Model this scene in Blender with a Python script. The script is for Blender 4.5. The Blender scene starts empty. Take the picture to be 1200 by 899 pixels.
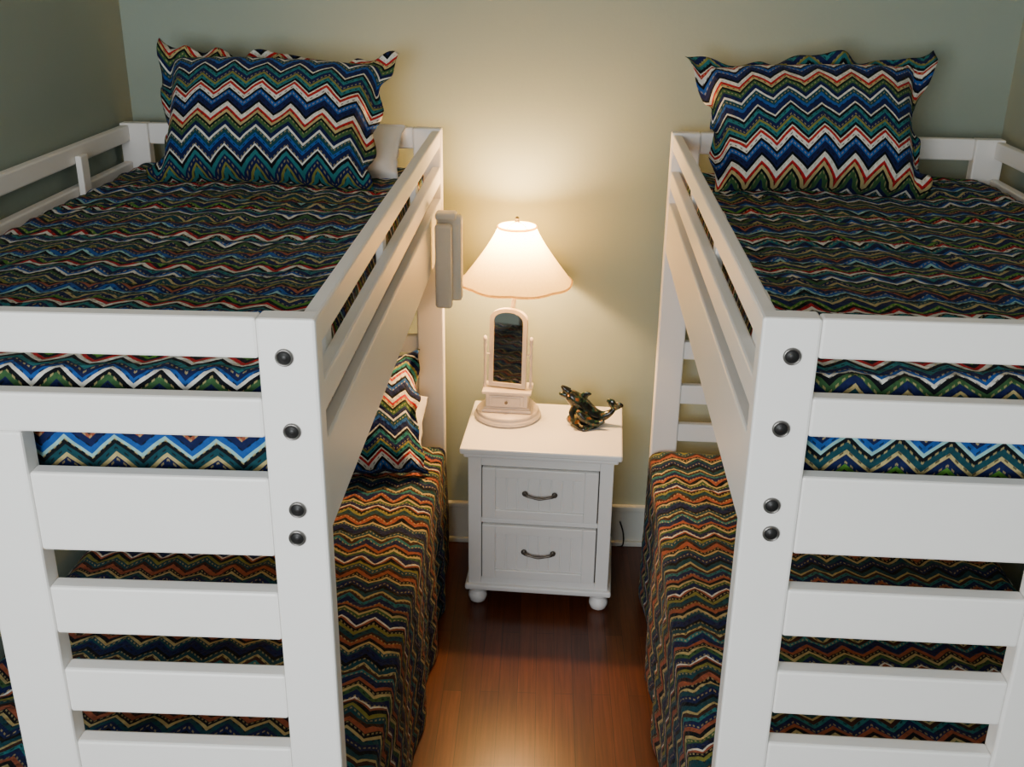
import bpy, bmesh, math, random
from mathutils import Vector, Matrix, noise
random.seed(4)
C=bpy.context.collection

# ---------------- node helpers ----------------
def newmat(name):
    m=bpy.data.materials.new(name);m.use_nodes=True
    nt=m.node_tree;b=nt.nodes['Principled BSDF'];return m,nt,b
def nd(nt,t,**k):
    n=nt.nodes.new(t)
    for a,v in k.items():
        if a.startswith('i_'):n.inputs[int(a[2:])].default_value=v
        else:setattr(n,a,v)
    return n
def mth(nt,op,a,b=None,c=None):
    n=nt.nodes.new('ShaderNodeMath');n.operation=op
    for i,v in enumerate([a,b,c]):
        if v is None:continue
        if isinstance(v,(int,float)):n.inputs[i].default_value=v
        else:nt.links.new(v,n.inputs[i])
    return n.outputs[0]
def mixc(nt,f,a,b,bt='MIX'):
    n=nt.nodes.new('ShaderNodeMix');n.data_type='RGBA';n.blend_type=bt
    for i,v in ((0,f),(6,a),(7,b)):
        if isinstance(v,(int,float)):n.inputs[i].default_value=v
        elif isinstance(v,tuple):n.inputs[i].default_value=(*v,1) if len(v)==3 else v
        else:nt.links.new(v,n.inputs[i])
    return n.outputs[2]
def bump(nt,b,h,strength=.3,dist=.005):
    n=nt.nodes.new('ShaderNodeBump');n.inputs['Strength'].default_value=strength;n.inputs['Distance'].default_value=dist
    nt.links.new(h,n.inputs['Height']);nt.links.new(n.outputs[0],b.inputs['Normal'])

def paint(name,col,rough=.45,var=.06,scale=6,bs=.08):
    m,nt,b=newmat(name)
    tc=nd(nt,'ShaderNodeTexCoord');n=nd(nt,'ShaderNodeTexNoise');n.inputs['Scale'].default_value=scale;n.inputs['Detail'].default_value=6
    nt.links.new(tc.outputs['Object'],n.inputs['Vector'])
    d=tuple(c*(1-var*2) for c in col)
    nt.links.new(mixc(nt,n.outputs[0],d,col),b.inputs['Base Color'])
    b.inputs['Roughness'].default_value=rough
    n2=nd(nt,'ShaderNodeTexNoise');n2.inputs['Scale'].default_value=90;nt.links.new(tc.outputs['Object'],n2.inputs['Vector'])
    bump(nt,b,n2.outputs[0],bs,.003)
    return m
def simple(name,col,rough=.4,metal=0):
    m=paint(name,col,rough,.08,30,.05);m.node_tree.nodes['Principled BSDF'].inputs['Metallic'].default_value=metal;return m

def srgb(r,g,b):
    return tuple(((c/255)/12.92 if c/255<=.04045 else ((c/255+.055)/1.055)**2.4) for c in (r,g,b))
NAVY=srgb(24,36,82);BLUE=srgb(34,90,168);TEAL=srgb(40,122,128);DK=srgb(17,22,28);WH=srgb(240,240,230);RED=srgb(190,36,42)
GREEN=srgb(88,146,54);OLV=srgb(138,138,66);TAN=srgb(196,180,124);DTEAL=srgb(26,74,84);RUST=srgb(162,90,66);BRN=srgb(66,44,38);CY=srgb(155,208,208);LG=srgb(60,100,62)
def chevron(name,stripes,stripe,period,slope,dim=1.0,dots=.5,wob_a=.012,scr=0):
    m,nt,b=newmat(name)
    uv=nd(nt,'ShaderNodeUVMap');uv.uv_map='UVMap'
    wn=nd(nt,'ShaderNodeTexNoise');wn.inputs['Scale'].default_value=9;wn.inputs['Detail'].default_value=2
    nt.links.new(uv.outputs[0],wn.inputs['Vector'])
    s=nd(nt,'ShaderNodeSeparateXYZ');nt.links.new(uv.outputs[0],s.inputs[0])
    u=s.outputs[0];v=s.outputs[1]
    wob=mth(nt,'MULTIPLY',mth(nt,'SUBTRACT',wn.outputs[0],.5),wob_a)
    tri=mth(nt,'MULTIPLY',mth(nt,'PINGPONG',u,period/2),slope)
    t=mth(nt,'ADD',mth(nt,'ADD',v,tri),wob)
    Lp=stripe*len(stripes)
    fr=mth(nt,'FRACT',mth(nt,'DIVIDE',mth(nt,'ADD',t,20*Lp),Lp))
    r=nd(nt,'ShaderNodeValToRGB');cr=r.color_ramp;cr.interpolation='CONSTANT'
    tot=sum(w for _,w in stripes);acc=0
    for i,(c,w) in enumerate(stripes):
        if i==0: e=cr.elements[0];e.position=0
        elif i==1: e=cr.elements[1];e.position=acc
        else: e=cr.elements.new(acc)
        e.color=(*c,1);acc+=w/tot
    nt.links.new(fr,r.inputs[0])
    fu=mth(nt,'FRACT',mth(nt,'MULTIPLY',u,1/.0105));fv=mth(nt,'FRACT',mth(nt,'MULTIPLY',mth(nt,'ADD',t,20),1/(stripe*3.37)))
    dm=mth(nt,'MULTIPLY',mth(nt,'GREATER_THAN',fu,.5),mth(nt,'MULTIPLY',mth(nt,'GREATER_THAN',fv,.55),mth(nt,'LESS_THAN',fv,.66)))
    col=mixc(nt,mth(nt,'MULTIPLY',dm,dots),r.outputs[0],TAN)
    dm2=mth(nt,'MULTIPLY',mth(nt,'GREATER_THAN',mth(nt,'FRACT',mth(nt,'MULTIPLY',u,1/.016)),.6),mth(nt,'MULTIPLY',mth(nt,'GREATER_THAN',fv,.1),mth(nt,'LESS_THAN',fv,.2)))
    col=mixc(nt,mth(nt,'MULTIPLY',dm2,.75),col,DK)
    n=nd(nt,'ShaderNodeTexNoise');n.inputs['Scale'].default_value=60;n.inputs['Detail'].default_value=4;nt.links.new(uv.outputs[0],n.inputs['Vector'])
    col=mixc(nt,1.0,col,mixc(nt,n.outputs[0],(dim*.5,)*3,(dim,)*3),'MULTIPLY')
    nt.links.new(col,b.inputs['Base Color']);b.inputs['Roughness'].default_value=.85
    b.inputs['Specular IOR Level'].default_value=.12
    b.inputs['Sheen Weight'].default_value=.03
    n3=nd(nt,'ShaderNodeTexNoise');n3.inputs['Scale'].default_value=45;nt.links.new(uv.outputs[0],n3.inputs['Vector'])
    bump(nt,b,n3.outputs[0],.7,.014)
    return m

MW=paint('white_bed_paint',(.88,.87,.84),.42,.03,5)
MN=paint('white_nightstand_paint',(.87,.87,.85),.4,.02,5)
MP=chevron('chevron_sham',[(NAVY,1.2),(BLUE,.9),(DK,.6),(WH,.9),(RED,.6),(WH,.35),(DK,.6),(TEAL,.8),(OLV,.5),(NAVY,1.2),(TEAL,.8),(DK,.6),(WH,.35),(NAVY,1.3),(BLUE,.7),(DTEAL,1.1),(WH,.5),(NAVY,.9),(LG,1),(DK,.5),(TAN,.6),(RED,.7),(WH,.9),(DK,.6)],.0118,.098,.85,.95)
MB=chevron('chevron_bedspread',[(NAVY,1),(TEAL,.8),(DK,.6),(WH,.7),(RED,.6),(DK,.7),(GREEN,.6),(NAVY,1.2),(TAN,.5),(DTEAL,1),(DK,.6),(CY,.5),(BLUE,.8),(NAVY,1),(RUST,.5),(DK,.6),(OLV,.6),(DTEAL,1.1),(TAN,.5),(NAVY,1),(LG,.8),(DK,.7),(WH,.5),(BLUE,.6)],.0115,.085,.85,.85,.6,.02)
MB2=chevron('chevron_bedspread_lamplit',[(NAVY,1.2),(DTEAL,.8),(TAN,.5),(DK,.8),(RUST,.9),(BRN,.6),(DTEAL,1.1),(OLV,.6),(DK,.7),(RUST,.4),(WH,.3),(NAVY,1.1),(LG,.8),(TAN,.5),(DK,.7),(RUST,.7),(NAVY,1.1),(TEAL,.7),(BRN,.7),(TAN,.5),(DTEAL,.9),(DK,.7)],.0140,.088,.85,.85,.6,.016)  # lower spreads: warm lamplight put into the stripe colours
MPI=paint('white_pillow_cotton',(.78,.76,.72),.9,.05,8)
MWALL=paint('sage_wall_paint',(.280,.345,.292),.8,.03,2,.12)
MTRIM=paint('trim_paint',(.55,.58,.54),.5,.03)
MCEIL=paint('ceiling_paint',(.6,.6,.58),.9,.02)
MBLK=simple('black_cord_rubber',(.012,.012,.012),.5,0)
MBOLT=simple('bolt_steel_ring',(.22,.21,.20),.3,.85)
MBRZ=simple('brushed_pull_metal',(.16,.14,.12),.35,.9)
MIVO=paint('ivory_lamp_paint',(.84,.75,.66),.4,.12,25)
MCREAM=paint('cream_caddy',(.82,.78,.66),.55,.06,12)

def floor_mat():
    m,nt,b=newmat('oak_strip_floor')
    tc=nd(nt,'ShaderNodeTexCoord');mp=nd(nt,'ShaderNodeMapping');mp.inputs['Rotation'].default_value=(0,0,math.pi/2)
    nt.links.new(tc.outputs['Object'],mp.inputs[0])
    br=nd(nt,'ShaderNodeTexBrick');br.offset=.37;br.inputs['Scale'].default_value=1;br.inputs['Brick Width'].default_value=.85;br.inputs['Row Height'].default_value=.058
    br.inputs['Mortar Size'].default_value=.0008;br.inputs['Color1'].default_value=(*srgb(100,52,27),1);br.inputs['Color2'].default_value=(*srgb(76,37,20),1);br.inputs['Mortar'].default_value=(*srgb(38,19,11),1)
    nt.links.new(mp.outputs[0],br.inputs['Vector'])
    m2=nd(nt,'ShaderNodeMapping');m2.inputs['Scale'].default_value=(45,2.0,1);nt.links.new(tc.outputs['Object'],m2.inputs[0])
    n=nd(nt,'ShaderNodeTexNoise');n.inputs['Scale'].default_value=2.0;n.inputs['Detail'].default_value=8;n.inputs['Distortion'].default_value=.6;nt.links.new(m2.outputs[0],n.inputs['Vector'])
    r=nd(nt,'ShaderNodeValToRGB');r.color_ramp.elements[0].position=.3;r.color_ramp.elements[0].color=(.58,.54,.50,1);r.color_ramp.elements[1].position=.7;r.color_ramp.elements[1].color=(1.1,1.08,1.02,1)
    nt.links.new(n.outputs[0],r.inputs[0])
    nt.links.new(mixc(nt,1.0,br.outputs[0],r.outputs[0],'MULTIPLY'),b.inputs['Base Color'])
    b.inputs['Roughness'].default_value=.30;b.inputs['Specular IOR Level'].default_value=.5
    return m
MF=floor_mat()

# ---------------- mesh helpers ----------------
def mkobj(name,bm,mat,parent=None,smooth=False):
    me=bpy.data.meshes.new(name);bm.normal_update();bm.to_mesh(me);bm.free()
    if mat:me.materials.append(mat)
    if smooth:
        for p in me.polygons:p.use_smooth=True
    o=bpy.data.objects.new(name,me);C.objects.link(o)
    if parent:o.parent=parent
    return o
def addbox(bm,x0,x1,y0,y1,z0,z1,bev=.004):
    if x0>x1:x0,x1=x1,x0
    b2=bmesh.new();bmesh.ops.create_cube(b2,size=1)
    for v in b2.verts:
        v.co=Vector(((x0+x1)/2+v.co.x*(x1-x0),(y0+y1)/2+v.co.y*(y1-y0),(z0+z1)/2+v.co.z*(z1-z0)))
    if bev:bmesh.ops.bevel(b2,geom=b2.edges[:],offset=min(bev,.4*min(x1-x0,y1-y0,z1-z0)),segments=2,profile=.5,affect='EDGES')
    t=bpy.data.meshes.new('t');b2.to_mesh(t);b2.free();bm.from_mesh(t);bpy.data.meshes.remove(t)
def box(name,x0,x1,y0,y1,z0,z1,mat,parent=None,bev=.004):
    bm=bmesh.new();addbox(bm,x0,x1,y0,y1,z0,z1,bev);return mkobj(name,bm,mat,parent)
def boxes(name,L,mat,parent=None,bev=.004):
    bm=bmesh.new()
    for b in L:addbox(bm,*b,bev)
    return mkobj(name,bm,mat,parent)
def empty(name,loc=(0,0,0),rz=0):
    o=bpy.data.objects.new(name,None);C.objects.link(o);o.location=loc;o.rotation_euler=(0,0,rz);o.empty_display_size=.1;return o
def lathe(name,prof,mat,parent=None,center=(0,0,0),seg=48,axis='z',mod=None,closed=True):
    bm=bmesh.new();rings=[]
    for i,(r,z) in enumerate(prof):
        ring=[]
        for k in range(seg):
            a=2*math.pi*k/seg;rr,zz=r,z
            if mod:rr,zz=mod(r,z,a,i)
            p=Vector((rr*math.cos(a),rr*math.sin(a),zz))
            if axis=='y':p=Vector((p.x,-p.z,p.y))
            ring.append(bm.verts.new(p+Vector(center)))
        rings.append(ring)
    for a,b in zip(rings,rings[1:]):
        for k in range(seg):bm.faces.new((a[k],a[(k+1)%seg],b[(k+1)%seg],b[k]))
    if closed:
        bm.faces.new(rings[0][::-1]);bm.faces.new(rings[-1])
    bmesh.ops.recalc_face_normals(bm,faces=bm.faces[:])
    return mkobj(name,bm,mat,parent,True)
def tube(name,pts,rad,mat,parent=None,seg=14,flat=1.0,sub=5):
    P=[Vector(p) for p in pts];n=len(P)
    if not hasattr(rad,'__len__'):rad=[rad]*n
    Q=[];R=[]
    for i in range(n-1):
        p0=P[max(i-1,0)];p1=P[i];p2=P[i+1];p3=P[min(i+2,n-1)]
        for k in range(sub):
            t=k/sub
            Q.append(.5*((2*p1)+(p2-p0)*t+(2*p0-5*p1+4*p2-p3)*t*t+(3*p1-p0-3*p2+p3)*t**3));R.append(rad[i]*(1-t)+rad[i+1]*t)
    Q.append(P[-1]);R.append(rad[-1])
    bm=bmesh.new();rings=[];up=None
    for i,q in enumerate(Q):
        d=(Q[min(i+1,len(Q)-1)]-Q[max(i-1,0)]).normalized()
        if up is None:up=d.orthogonal().normalized() if abs(d.y)>.9 else (Vector((0,1,0))-d*d.y).normalized()
        up=(up-d*up.dot(d)).normalized();s=d.cross(up)
        rings.append([bm.verts.new(q+up*R[i]*flat*math.cos(2*math.pi*k/seg)+s*R[i]*math.sin(2*math.pi*k/seg)) for k in range(seg)])
    for a,b in zip(rings,rings[1:]):
        for k in range(seg):bm.faces.new((a[k],a[(k+1)%seg],b[(k+1)%seg],b[k]))
    bm.faces.new(rings[0][::-1]);bm.faces.new(rings[-1])
    bmesh.ops.recalc_face_normals(bm,faces=bm.faces[:])
    return mkobj(name,bm,mat,parent,True)

# ---------------- room ----------------
XL,XR,YB,YF,H=-1.415,1.515,.08,-4.6,2.75
box('floor',XL-.1,XR+.1,YF,YB+.1,-.08,0,MF,bev=0)
box('wall_back',XL-.1,XR+.1,YB,YB+.1,0,H,MWALL,bev=0)
box('wall_left',XL-.1,XL,YF,YB,0,H,MWALL,bev=0)
box('wall_right',XR,XR+.1,YF,YB,0,H,MWALL,bev=0)
box('ceiling',XL-.1,XR+.1,YF,YB+.1,H,H+.08,MCEIL,bev=0)
boxes('baseboard_back',[(XL,XR,YB-.016,YB,0,.165),(XL,XR,YB-.024,YB,.15,.172),(XL,XR,YB-.03,YB,0,.02)],MTRIM,bev=.004)
boxes('baseboard_left',[(XL,XL+.004,YF,YB-.03,0,.165)],MTRIM,bev=.001)
boxes('baseboard_right',[(XR-.012,XR,YF,YB-.03,0,.165)],MTRIM,bev=.003)

# ---------------- bunk beds ----------------
PW=.092;PD=.045
def bunk(name,origin,rz,s,L,W,lad):
    e=empty(name,origin,rz)
    def X(a,b):return (s*a,s*b) if s>0 else (s*b,s*a)
    def bx(n,x0,x1,y0,y1,z0,z1,bev=.005):
        a,b=X(x0,x1);return box(n,a,b,y0,y1,z0,z1,MW,e,bev)
    HT=1.618
    bx('post_front_inner',0,PW,-L,-L+PD,0,HT);bx('post_front_outer',W-PW,W,-L,-L+PD,0,HT)
    bx('post_back_inner',0,PW,-PD,0,0,HT);bx('post_back_outer',W-PW,W,-PD,0,0,HT)
    lx=PW+lad
    bx('ladder_upright',lx,lx+.10,-L,-L+PD,0,1.4165)
    bx('end_rail_top',PW,W-PW,-L+.003,-L+.036,1.551,1.618)
    bx('end_rail_low',PW,W-PW,-L+.003,-L+.036,1.416,1.484)
    bx('end_board_1',PW,lx,-L+.004,-L+.036,1.197,1.343);bx('end_board_2',lx+.10,W-PW,-L+.004,-L+.036,1.197,1.343)
    for i,(t,b) in enumerate([(1.125,1.030),(.955,.862),(.795,.700),(.635,.540),(.470,.330),(.25,.16)]):
        bx('ladder_step_%d'%(i+1),PW,lx,-L+.004,-L+.038,b,t)
    for i,(t,b) in enumerate([(1.618,1.551),(1.484,1.416),(1.343,1.197),(1.07,1.0),(.907,.843),(.746,.675),(.597,.53),(.42,.28)]):
        bx('headboard_slat_%d'%(i+1),PW,W-PW,-.036,-.006,b,t)
    for side,(x0,x1,xi0,xi1) in {'inner':(.004,.032,.032,.052),'outer':(W-.032,W-.004,W-.052,W-.032)}.items():
        bx('guard_rail_top_'+side,x0,x1,-L+PD,-PD,1.560,1.612)
        bx('guard_rail_low_'+side,x0,x1,-L+PD,-PD,1.440,1.496)
        bx('side_board_'+side,x0,x1,-L+PD,-PD,1.225,1.393)
        bx('lower_side_board_'+side,x0+.006*(1 if side=='inner' else 0),x1,-L+PD,-PD,.28,.42)
        for k,y in enumerate((-L+.24,-L*.545,-.45)):
            bx('rail_spacer_%s_%d'%(side,k),xi0,xi1-.002,y-.025,y+.025,1.440,1.585,.003)
    sl=[]
    for k in range(12):
        y=-L+.12+k*(L-.24)/11
        for z in (1.255,.29):
            a,b=X(.034,W-.034);sl.append((a,b,y-.035,y+.035,z,z+.018))
    boxes('mattress_slats',sl,MW,e,.002)
    for i,z in enumerate((1.556,1.431,1.291,1.238)):
        xc=s*(PW*.55-(.004 if i in(1,2) else 0)*1)
        lathe('bolt_%d'%(i+1),[(.0145,-.002),(.0145,.003),(.0132,.005),(.0112,.0045),(.0104,.001)],MBOLT,e,(xc,-L,z),24,'y')
        lathe('bolt_socket_%d'%(i+1),[(.0108,0),(.0106,.0025),(.006,.0025),(.005,.0042),(.001,.0045)],MBLK,e,(xc,-L,z),20,'y')
    a,b=X(.085,W-.085)
    for i,(z0,z1) in enumerate(((1.275,1.46),(.31,.475))):
        box('mattress_%d'%(i+1),a,b,-L+.085,-.085,z0,z1,MPI,e,.03)
    return e
LO=(-.345,-.059,0);LR=math.radians(-.35);RO=(.397,-.062,0);RR=math.radians(-2.0)
LL,LW,RL,RW=1.978,1.05,1.918,1.045
bl=bunk('bunk_bed',LO,LR,-1,LL,LW,.394)
br=bunk('bunk_bed.001',RO,RR,1,RL,RW,.4035)

def edge1(a,x0,x1,r):
    """unfold a 1-D cloth coordinate over a rounded ledge -> (position, drop)"""
    h=r*math.pi/2
    for lo,sg in ((x0,-1),(x1,1)):
        st=lo-sg*r
        q=(a-st)*sg
        if q>0:
            if q<h:return st+sg*r*math.sin(q/r),r*(1-math.cos(q/r)),q
            return lo,r+(q-h),q
    return a,0,0
def spread(name,origin,rz,s,x0,x1,y0,y1,zt,din,dout,dfr,dbk,mat,amp,drape,seed,r=.03,ridge=26,fine=48):
    e=.0125
    def rng(a,b):
        n=max(2,int((b-a)/e));return [a+(b-a)*i/n for i in range(n+1)]
    A=rng(x0-din,x1+dout);B=rng(y0-dfr,y1+dbk)
    bm=bmesh.new();uvl=bm.loops.layers.uv.new('UVMap');G=[];UV={}
    for i,a in enumerate(A):
        row=[]
        for j,b in enumerate(B):
            x,dx,qx=edge1(a,x0,x1,r);y,dy,qy=edge1(b,y0,y1,r)
            d=max(dx,dy)
            z=zt-d
            wv=noise.noise(Vector((x*3+seed,y*ridge,seed)))*.65+noise.noise(Vector((x*9,y*fine+seed,3)))*.35
            lump=noise.noise(Vector((x*2.2+seed,y*2.2,1)))*1.2
            if d<.3*r: z+=amp*(wv+lump*.9)
            elif d<r: z+=amp*(wv+lump*.9)*(1-(d-.3*r)/(.7*r))*.9
            if dx>=r*.5 and dx>=dy:
                sg=-1 if a<(x0+x1)/2 else 1
                fold=math.sin(y*17+3*noise.noise(Vector((y*2,seed,0))))*.5+.5
                f=min(max(dx-r*.5,0)/.25,1)
                x+=sg*((drape*fold*f)+amp*.5*wv) if drape else sg*amp*.3*wv
            if dy>=r*.5 and dy>dx:
                sg=-1 if b<(y0+y1)/2 else 1
                y-=sg*abs(amp*.4*noise.noise(Vector((x*7,z*9,seed))))
            z=max(z,.012)
            v=bm.verts.new((s*x,y,z));row.append(v);UV[v]=(a+seed*.31,b+seed*.17)
        G.append(row)
    for i in range(len(A)-1):
        for j in range(len(B)-1):
            f=bm.faces.new((G[i][j],G[i+1][j],G[i+1][j+1],G[i][j+1]))
            for l in f.loops:l[uvl].uv=UV[l.vert]
    bmesh.ops.recalc_face_normals(bm,faces=bm.faces[:])
    o=mkobj(name,bm,mat,None,True);o.location=origin;o.rotation_euler=(0,0,rz)
    return o
spread('bedspread',LO,LR,-1,.060,LW-.060,-LL+.062,-.052,1.500,.13,.13,.17,.1,MB,.014,0,1.3,.035)
spread('bedspread.001',RO,RR,1,.060,RW-.060,-RL+.062,-.052,1.500,.13,.13,.17,.1,MB,.014,0,4.1,.035)
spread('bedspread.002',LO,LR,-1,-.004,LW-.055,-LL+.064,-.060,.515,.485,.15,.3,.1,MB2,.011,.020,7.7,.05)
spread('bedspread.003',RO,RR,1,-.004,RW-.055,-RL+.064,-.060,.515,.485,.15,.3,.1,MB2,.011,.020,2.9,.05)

# ---------------- pillows ----------------
def pillow(name,loc,w,h,th,tilt,rz,roll,mat,seed,flange=.12,uvo=(0,0),taper=0.0,ear=.09,ruf=1.0):
    N=80;bm=bmesh.new();uvl=bm.loops.layers.uv.new('UVMap');UV={};S=[]
    fi=1-flange;fj=1-flange*w/h
    for side in (1,-1):
        G=[]
        for i in range(N+1):
            row=[]
            for j in range(N+1):
                s=-1+2*i/N;t=-1+2*j/N
                if side==-1 and (i in(0,N) or j in(0,N)):
                    row.append(S[0][i][j]);continue
                tf=1-taper*(1-t)/2
                tz=t if t>-fj else -fj+(t+fj)*.18   # bottom flange is tucked under
                x=s*w/2*(1-ear*(1-t*t)*abs(s)**3)*tf;z=tz*h/2*(1-ear*.9*(1-s*s)*abs(t)**3)
                cs=min(abs(s)/fi,1);ct=min(abs(t)/fj,1)
                body=((1-cs**2.6)*(1-ct**2.6))**.5
                y=-side*(th/2*body+.002)
                fl=max(abs(s)-fi,0)/(1-fi) ;ft=max(abs(t)-fj,0)/(1-fj);f=max(fl,ft)
                if t<-fj:y+=ft*.06;f=fl*.5
                per=(x if ft>fl else z)
                rip=noise.noise(Vector((s*2.6+seed,t*2.6,seed)))*.075*f*ruf+math.sin(per*46+seed*3+3*noise.noise(Vector((x*6,z*6,seed))))*.016*f*ruf
                y+=rip
                wr=noise.noise(Vector((x*9+seed,z*9,side)))*.012+noise.noise(Vector((x*24+seed,z*18,side)))*.006
                y+=wr*body*-side
                z+=noise.noise(Vector((s*2.8,seed,t)))*.035*f*abs(t)*ruf;x+=noise.noise(Vector((t*2.8,seed+5,s)))*.035*f*abs(s)*ruf
                v=bm.verts.new((x,y,z));row.append(v);UV[v]=(s*w/2+uvo[0],t*h/2+uvo[1])
            G.append(row)
        S.append(G)
        for i in range(N):
            for j in range(N):
                try:f=bm.faces.new((G[i][j],G[i+1][j],G[i+1][j+1],G[i][j+1]))
                except ValueError:continue
                for l in f.loops:l[uvl].uv=UV[l.vert]
    bmesh.ops.recalc_face_normals(bm,faces=bm.faces[:])
    o=mkobj(name,bm,mat,None,True)
    o.matrix_world=Matrix.Translation(loc)@Matrix.Rotation(rz,4,'Z')@Matrix.Rotation(-tilt,4,'X')@Matrix.Rotation(roll,4,'Y')
    return o
d2=math.radians
pillow('pillow',(-.840,-.345,1.668),.75,.50,.23,d2(40),d2(0),d2(1.5),MP,2.2,taper=.10,flange=.12)
pillow('pillow.001',(.785,-.340,1.674),.73,.50,.23,d2(40),d2(-2),d2(-1.5),MP,6.4,uvo=(.1,.13),taper=.14,flange=.12)
pillow('pillow.002',(-.725,-.34,.690),.68,.46,.22,d2(40),d2(4),d2(-4),MP,9.1,uvo=(.3,.2))
pillow('white_pillow',(-.79,-.21,1.565),.66,.26,.10,d2(62),0,d2(0),MPI,5.1,flange=.03,ear=.03,ruf=.25)
pillow('white_pillow.001',(-.74,-.22,.60),.68,.26,.10,d2(45),0,0,MPI,3.1,flange=.05,ear=.04,ruf=.5)

# ---------------- hanging caddy on left bunk ----------------
cd=empty('hanging_bedside_caddy',(-.292,-.40,1.265),d2(-3))
boxes('pocket_front',[(-.044,.008,-.045,-.015,-.145,.12)],MCREAM,cd,.01)
boxes('pocket_back',[(-.044,.034,-.008,.03,-.13,.14)],MCREAM,cd,.01)
boxes('hook_strap',[(-.044,.018,-.03,.02,.130,.152)],MCREAM,cd,.006)

# ---------------- nightstand ----------------
ns=empty('nightstand',(.012,-.195,0),d2(-3.6))
hw=.270
box('top',-hw,hw,-.215,.20,.598,.621,MN,ns,.006)
box('top_moulding',-hw+.012,hw-.012,-.203,.195,.582,.598,MN,ns,.005)
bw=hw-.026;yf=-.19
boxes('cabinet',[(-bw,-bw+.02,yf,.19,.085,.582),(bw-.02,bw,yf,.19,.085,.582),(-bw,bw,.17,.19,.085,.582),
 (-bw,-bw+.045,yf-.002,yf+.02,.085,.582),(bw-.045,bw,yf-.002,yf+.02,.085,.582),
 (-bw+.045,bw-.045,yf-.001,yf+.02,.550,.582),(-bw+.045,bw-.045,yf-.001,yf+.02,.333,.351),(-bw+.045,bw-.045,yf-.001,yf+.02,.085,.115),(-bw,bw,yf,.19,.085,.10)],MN,ns,.003)
box('plinth',-bw-.012,bw+.012,yf-.014,.195,.066,.09,MN,ns,.007)
MGAP=paint('drawer_gap_shade',(.10,.09,.08),.9)  # dark colour stands in for shade between the drawers
box('dark_gap_core',-bw+.03,bw-.03,yf+.006,.16,.10,.57,MGAP,ns,.001)  # dark block added behind the fronts to shade the gaps
for k,(z0,z1) in enumerate(((.355,.547),(.119,.330))):
    L=[];a=bw-.049;y0=yf-.006
    L+= [(-a,a,y0+.004,y0+.02,z0,z1),(-a,-a+.045,y0-.006,y0+.01,z0,z1),(a-.045,a,y0-.006,y0+.01,z0,z1),(-a+.045,a-.045,y0-.006,y0+.01,z1-.035,z1),(-a+.045,a-.045,y0-.006,y0+.01,z0,z0+.035)]
    nb=8;w=(2*a-.09)/nb
    for i in range(nb):L.append((-a+.045+i*w+.001,-a+.045+(i+1)*w-.001,y0,y0+.01,z0+.035,z1-.035))
    boxes('drawer_%d'%(k+1),L,MN,ns,.003)
    zc=(z0+z1)/2+.004
    tube('pull_%d'%(k+1),[(-.050,y0-.004,zc+.003),(-.046,y0-.020,zc+.004),(-.022,y0-.026,zc-.001),(0,y0-.028,zc-.003),(.022,y0-.026,zc-.001),(.046,y0-.020,zc+.004),(.050,y0-.004,zc+.003)],[.005,.0055,.0038,.0050,.0038,.0055,.005],MBRZ,ns)
    for sx in (-.05,.05):lathe('pull_plate_%d_%d'%(k+1,1 if sx<0 else 2),[(.010,0),(.009,.004),(.005,.006)],MBRZ,ns,(sx,y0-.006,zc+.003),20,'y')
for i,(sx,sy) in enumerate(((-1,-1),(1,-1),(-1,1),(1,1))):
    lathe('foot_%d'%(i+1),[(.016,0),(.027,.008),(.033,.024),(.032,.036),(.024,.046),(.020,.05),(.026,.054),(.030,.060),(.030,.067)],MN,ns,(sx*(bw-.03),(-.165 if sy<0 else .155),0),28)

# ---------------- lamp ----------------
lp=empty('table_lamp',(-.120,-.112,.621),d2(-4))
lathe('round_base',[(.098,0),(.114,.003),(.118,.010),(.114,.018),(.109,.022),(.111,.027),(.106,.033),(.02,.034)],MIVO,lp,seg=64)
boxes('chest',[(-.073,.073,-.05,.04,.045,.102),(-.086,.086,-.060,.048,.034,.046),(-.080,.080,-.055,.046,.046,.052),(-.086,.086,-.058,.048,.101,.112)],MIVO,lp,.003)
boxes('chest_drawer',[(-.060,.060,-.054,-.048,.055,.096),(-.050,.050,-.0565,-.05,.062,.089)],MIVO,lp,.002)
lathe('drawer_knob',[(.003,0),(.003,.005),(.006,.008),(.005,.012),(.001,.013)],MBRZ,lp,(0,-.056,.075),16,'y')
for sx in (-1,1):
    lathe('mirror_post_%d'%(1 if sx<0 else 2),[(.007,.105),(.007,.12),(.0045,.125),(.006,.15),(.004,.19),(.006,.225),(.0045,.25),(.007,.268),(.0045,.276),(.008,.287),(.006,.298),(.001,.302)],MIVO,lp,(sx*.080,-.01,0),16)
    tube('mirror_pivot_%d'%(1 if sx<0 else 2),[(sx*.08,-.01,.235),(sx*.064,-.01,.235)],.003,MIVO,lp,8)
def arch(w,z0,z1,rise,n=20):
    pts=[(-w,z0),(w,z0)]
    for i in range(n+1):
        a=math.pi*i/n;pts.append((w*math.cos(a),z1-rise+rise*max(math.sin(a),0)**.8))
    return pts
def archframe(name,wo,wi,z0,z1,b,rise,y0,y1,mat,par):
    bm=bmesh.new();o=arch(wo,z0,z1,rise);i=arch(wi,z0+b,z1-b,rise*.85);R=[]
    for pts,y in ((o,y0),(i,y0),(i,y1),(o,y1)):R.append([bm.verts.new((x,y,z)) for x,z in pts])
    n=len(o)
    for k in range(4):
        A=R[k];B=R[(k+1)%4]
        for j in range(n):bm.faces.new((A[j],A[(j+1)%n],B[(j+1)%n],B[j]))
    bmesh.ops.recalc_face_normals(bm,faces=bm.faces[:]);return mkobj(name,bm,mat,par)
ZP=.235
mh=empty('mirror_tilt',(0,-.01,ZP));mh.parent=lp
archframe('mirror_frame',.066,.052,.118-ZP,.400-ZP,.013,.045,-.010,.010,MIVO,mh)
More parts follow.
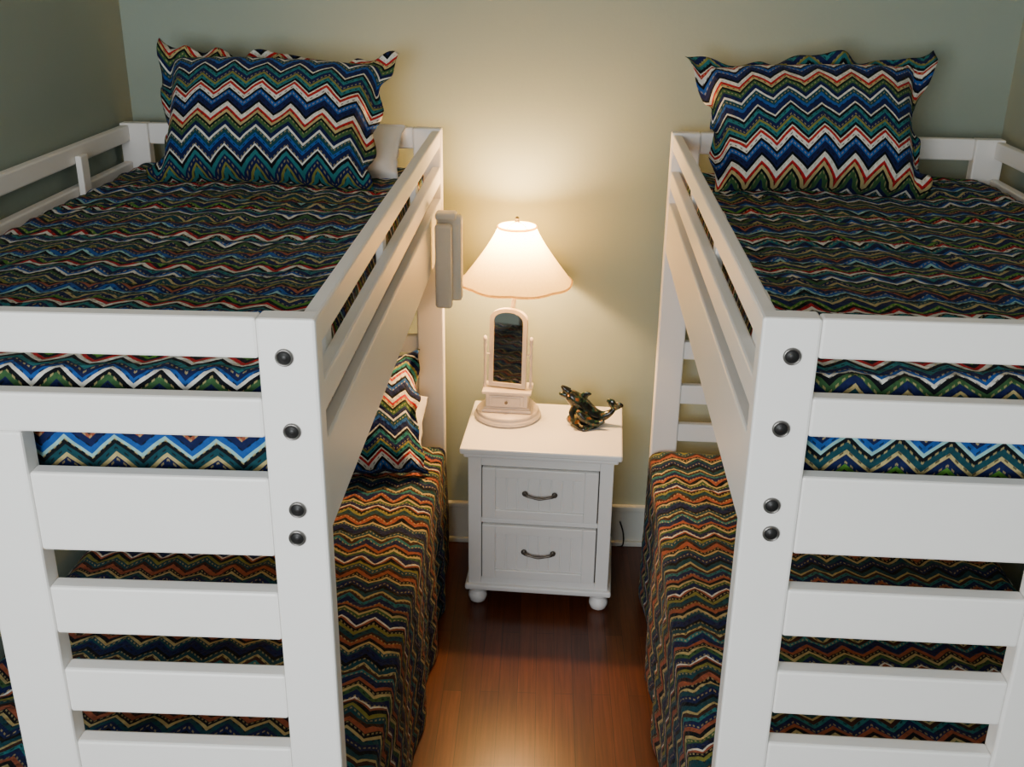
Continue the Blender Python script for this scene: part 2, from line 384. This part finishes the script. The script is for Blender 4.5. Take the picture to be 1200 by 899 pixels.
bm=bmesh.new();pts=arch(.053,.130-ZP,.388-ZP,.038);vs=[bm.verts.new((x,-.004,z)) for x,z in pts];bm.faces.new(vs)
mm,nt,b=newmat('mirror_glass');b.inputs['Metallic'].default_value=1
tc=nd(nt,'ShaderNodeTexCoord');nn=nd(nt,'ShaderNodeTexNoise');nn.inputs['Scale'].default_value=5;nt.links.new(tc.outputs['Object'],nn.inputs['Vector'])
nt.links.new(mixc(nt,nn.outputs[0],(.70,.69,.68),(.80,.79,.77)),b.inputs['Base Color']);b.inputs['Roughness'].default_value=.03
mkobj('mirror_glass',bm,mm,mh)
bm=bmesh.new();vs=[bm.verts.new((x*1.15,.008,z)) for x,z in pts];bm.faces.new(vs);mkobj('mirror_backing',bm,MIVO,mh)
mh.rotation_euler=(d2(-3),0,d2(-8))
SX=.024
tube('stem',[(0,.026,.105),(0,.028,.3),(SX*.6,.022,.42),(SX,0,.50)],.008,MIVO,lp,12)
lathe('socket',[(.010,.485),(.017,.49),(.017,.53),(.013,.545)],MBRZ,lp,(SX,0,0),seg=20)
tube('harp',[(SX-.016,0,.50),(SX-.045,0,.56),(SX-.04,0,.66),(SX,0,.700),(SX+.04,0,.66),(SX+.045,0,.56),(SX+.016,0,.50)],.0018,MBRZ,lp,8)
lathe('finial',[(.004,.696),(.009,.701),(.004,.706),(.008,.711),(.006,.716),(.001,.719)],MBRZ,lp,(SX,0,0),seg=16)
ms=bpy.data.materials.new('linen_shade');ms.use_nodes=True;nt=ms.node_tree;nt.nodes.remove(nt.nodes['Principled BSDF']);out=nt.nodes['Material Output']
df=nd(nt,'ShaderNodeBsdfDiffuse');tr=nd(nt,'ShaderNodeBsdfTranslucent');mx=nd(nt,'ShaderNodeMixShader');mx.inputs[0].default_value=.42
tc=nd(nt,'ShaderNodeTexCoord');nn=nd(nt,'ShaderNodeTexNoise');nn.inputs['Scale'].default_value=120;nt.links.new(tc.outputs['Object'],nn.inputs['Vector'])
cc=mixc(nt,nn.outputs[0],(.82,.66,.27),(.92,.78,.36));nt.links.new(cc,df.inputs[0]);nt.links.new(cc,tr.inputs[0])
nt.links.new(df.outputs[0],mx.inputs[1]);nt.links.new(tr.outputs[0],mx.inputs[2]);nt.links.new(mx.outputs[0],out.inputs[0])
SZ0,SZ1=.498,.684
prof=[];n=24
for i in range(n+1):
    t=i/n;prof.append((.064+.124*(1-t)**1.22,SZ0+(SZ1-SZ0)*t))
def shmod(r,z,a,i):
    k=1-i/n;sc=abs(math.sin(4*a));return r*(1+.012*k*(sc-.5)),z+.004*k**6*(-sc)
lathe('shade',prof,ms,lp,(SX,0,0),seg=96,mod=shmod,closed=False)
def ring(name,r,z,rr,wav=0):
    bm=bmesh.new();n=96;R=[]
    for k in range(n):
        a=2*math.pi*k/n;sc=abs(math.sin(4*a));R.append([bm.verts.new((SX+(r*(1+.012*wav*(sc-.5))+rr*math.cos(q))*math.cos(a),(r*(1+.012*wav*(sc-.5))+rr*math.cos(q))*math.sin(a),z-.004*wav*sc+rr*1.6*math.sin(q))) for q in [2*math.pi*j/8 for j in range(8)]])
    for k in range(n):
        A=R[k];B=R[(k+1)%n]
        for j in range(8):bm.faces.new((A[j],A[(j+1)%8],B[(j+1)%8],B[j]))
    bmesh.ops.recalc_face_normals(bm,faces=bm.faces[:]);return mkobj(name,bm,ms,lp,True)
ring('shade_trim_bottom',.188,SZ0,.0030,1);ring('shade_trim_top',.064,SZ1,.003)
L=bpy.data.lights.new('lamp_bulb','POINT');L.energy=52;L.color=(1,.57,.25);L.shadow_soft_size=.028
o=bpy.data.objects.new('lamp_bulb',L);C.objects.link(o);o.parent=lp;o.location=(SX,0,.648)

# ---------------- dolphin figurine ----------------
mg,nt,b=newmat('glazed_bronze');tc=nd(nt,'ShaderNodeTexCoord');nn=nd(nt,'ShaderNodeTexNoise');nn.inputs['Scale'].default_value=38;nn.inputs['Detail'].default_value=3
nt.links.new(tc.outputs['Object'],nn.inputs['Vector']);r=nd(nt,'ShaderNodeValToRGB');r.color_ramp.elements[0].color=(.006,.007,.007,1);r.color_ramp.elements[0].position=.47
r.color_ramp.elements[1].color=(.20,.06,.015,1);r.color_ramp.elements[1].position=.70;e2=r.color_ramp.elements.new(.58);e2.color=(.010,.04,.025,1)
nt.links.new(nn.outputs[0],r.inputs[0]);nt.links.new(r.outputs[0],b.inputs['Base Color']);b.inputs['Roughness'].default_value=.2
fg=empty('dolphin_figurine',(.165,-.17,.621),d2(-8))
lathe('rock_base',[(.055,0),(.062,.004),(.058,.014),(.045,.026),(.02,.030)],mg,fg,(-.012,0,0),28,mod=lambda r,z,a,i:(r*(1+.12*math.sin(3*a)+.06*math.sin(7*a)),z*(1+.25*math.sin(5*a))))
tube('body',[(-.082,-.012,.116),(-.068,-.010,.108),(-.046,-.006,.090),(-.022,0,.064),(.010,0,.040),(.045,0,.034),(.072,0,.048),(.088,0,.068)],[.009,.022,.029,.032,.028,.019,.012,.007],mg,fg,18)
tube('snout_upper',[(-.074,-.011,.122),(-.088,-.014,.134),(-.097,-.016,.142)],[.015,.010,.004],mg,fg,12)
tube('snout_lower',[(-.078,-.011,.108),(-.096,-.014,.112),(-.104,-.016,.116)],[.013,.009,.004],mg,fg,12)
tube('dorsal_fin',[(-.030,0,.090),(-.012,0,.110),(.006,0,.114)],[.019,.012,.002],mg,fg,12,flat=.25)
tube('pectoral_fin_1',[(-.045,-.024,.075),(-.056,-.047,.056),(-.048,-.062,.042)],[.014,.011,.003],mg,fg,10,flat=.5)
tube('pectoral_fin_2',[(-.045,.018,.075),(-.05,.04,.06),(-.042,.055,.048)],[.012,.009,.002],mg,fg,10,flat=.5)
tube('fluke_1',[(.086,0,.064),(.100,-.004,.080),(.118,-.006,.082)],[.009,.015,.004],mg,fg,12,flat=.35)
tube('fluke_2',[(.086,0,.064),(.076,.004,.086),(.060,.006,.092)],[.009,.014,.004],mg,fg,12,flat=.35)
tube('calf',[(-.040,-.044,.066),(-.030,-.042,.058),(-.012,-.040,.038),(.014,-.036,.022),(.040,-.036,.022),(.055,-.036,.034)],[.004,.012,.018,.016,.009,.004],mg,fg,14)
meye=simple('gold_eye',(.6,.25,.05),.2,.5)
for sy in (-1,1):lathe('eye_%d'%(1 if sy<0 else 2),[(.001,-.0035),(.0035,0),(.001,.0035)],meye,fg,(-.070,-.011+sy*.0215,.114),12)

tube('power_cord',[(.30,.055,.004),(.33,.050,.006),(.33,.050,.06),(.315,.053,.11)],.003,MBLK,None,8)

# ---------------- lights ----------------
def area(name,loc,target,sx,sy,e,col):
    L=bpy.data.lights.new(name,'AREA');L.shape='RECTANGLE';L.size=sx;L.size_y=sy;L.energy=e;L.color=col
    o=bpy.data.objects.new(name,L);C.objects.link(o);o.location=loc
    o.rotation_euler=(Vector(target)-Vector(loc)).to_track_quat('-Z','Y').to_euler();return o
area('window_daylight',(-.75,-4.5,1.85),(.2,-1.0,1.0),1.2,1.1,92,(.96,.98,1.0))
w=bpy.data.worlds.new('world');bpy.context.scene.world=w;w.use_nodes=True
w.node_tree.nodes['Background'].inputs[0].default_value=(.8,.88,1,1);w.node_tree.nodes['Background'].inputs[1].default_value=.05

# ---------------- camera ----------------
y,t,r=d2(1.467),d2(22.004),d2(.7715)
f=Vector((-math.sin(y)*math.cos(t),math.cos(y)*math.cos(t),-math.sin(t)));R=Vector((math.cos(y),math.sin(y),0));U=R.cross(f)
R2=R*math.cos(r)+U*math.sin(r);U2=U*math.cos(r)-R*math.sin(r)
cam=bpy.data.cameras.new('camera');cam.sensor_width=36;cam.lens=1233.76/1200*36;cam.clip_start=.05
co=bpy.data.objects.new('camera',cam);C.objects.link(co)
M=Matrix((R2,U2,-f)).transposed().to_4x4();M.translation=Vector((-.0184,-3.5416,2.1299));co.matrix_world=M
bpy.context.scene.camera=co
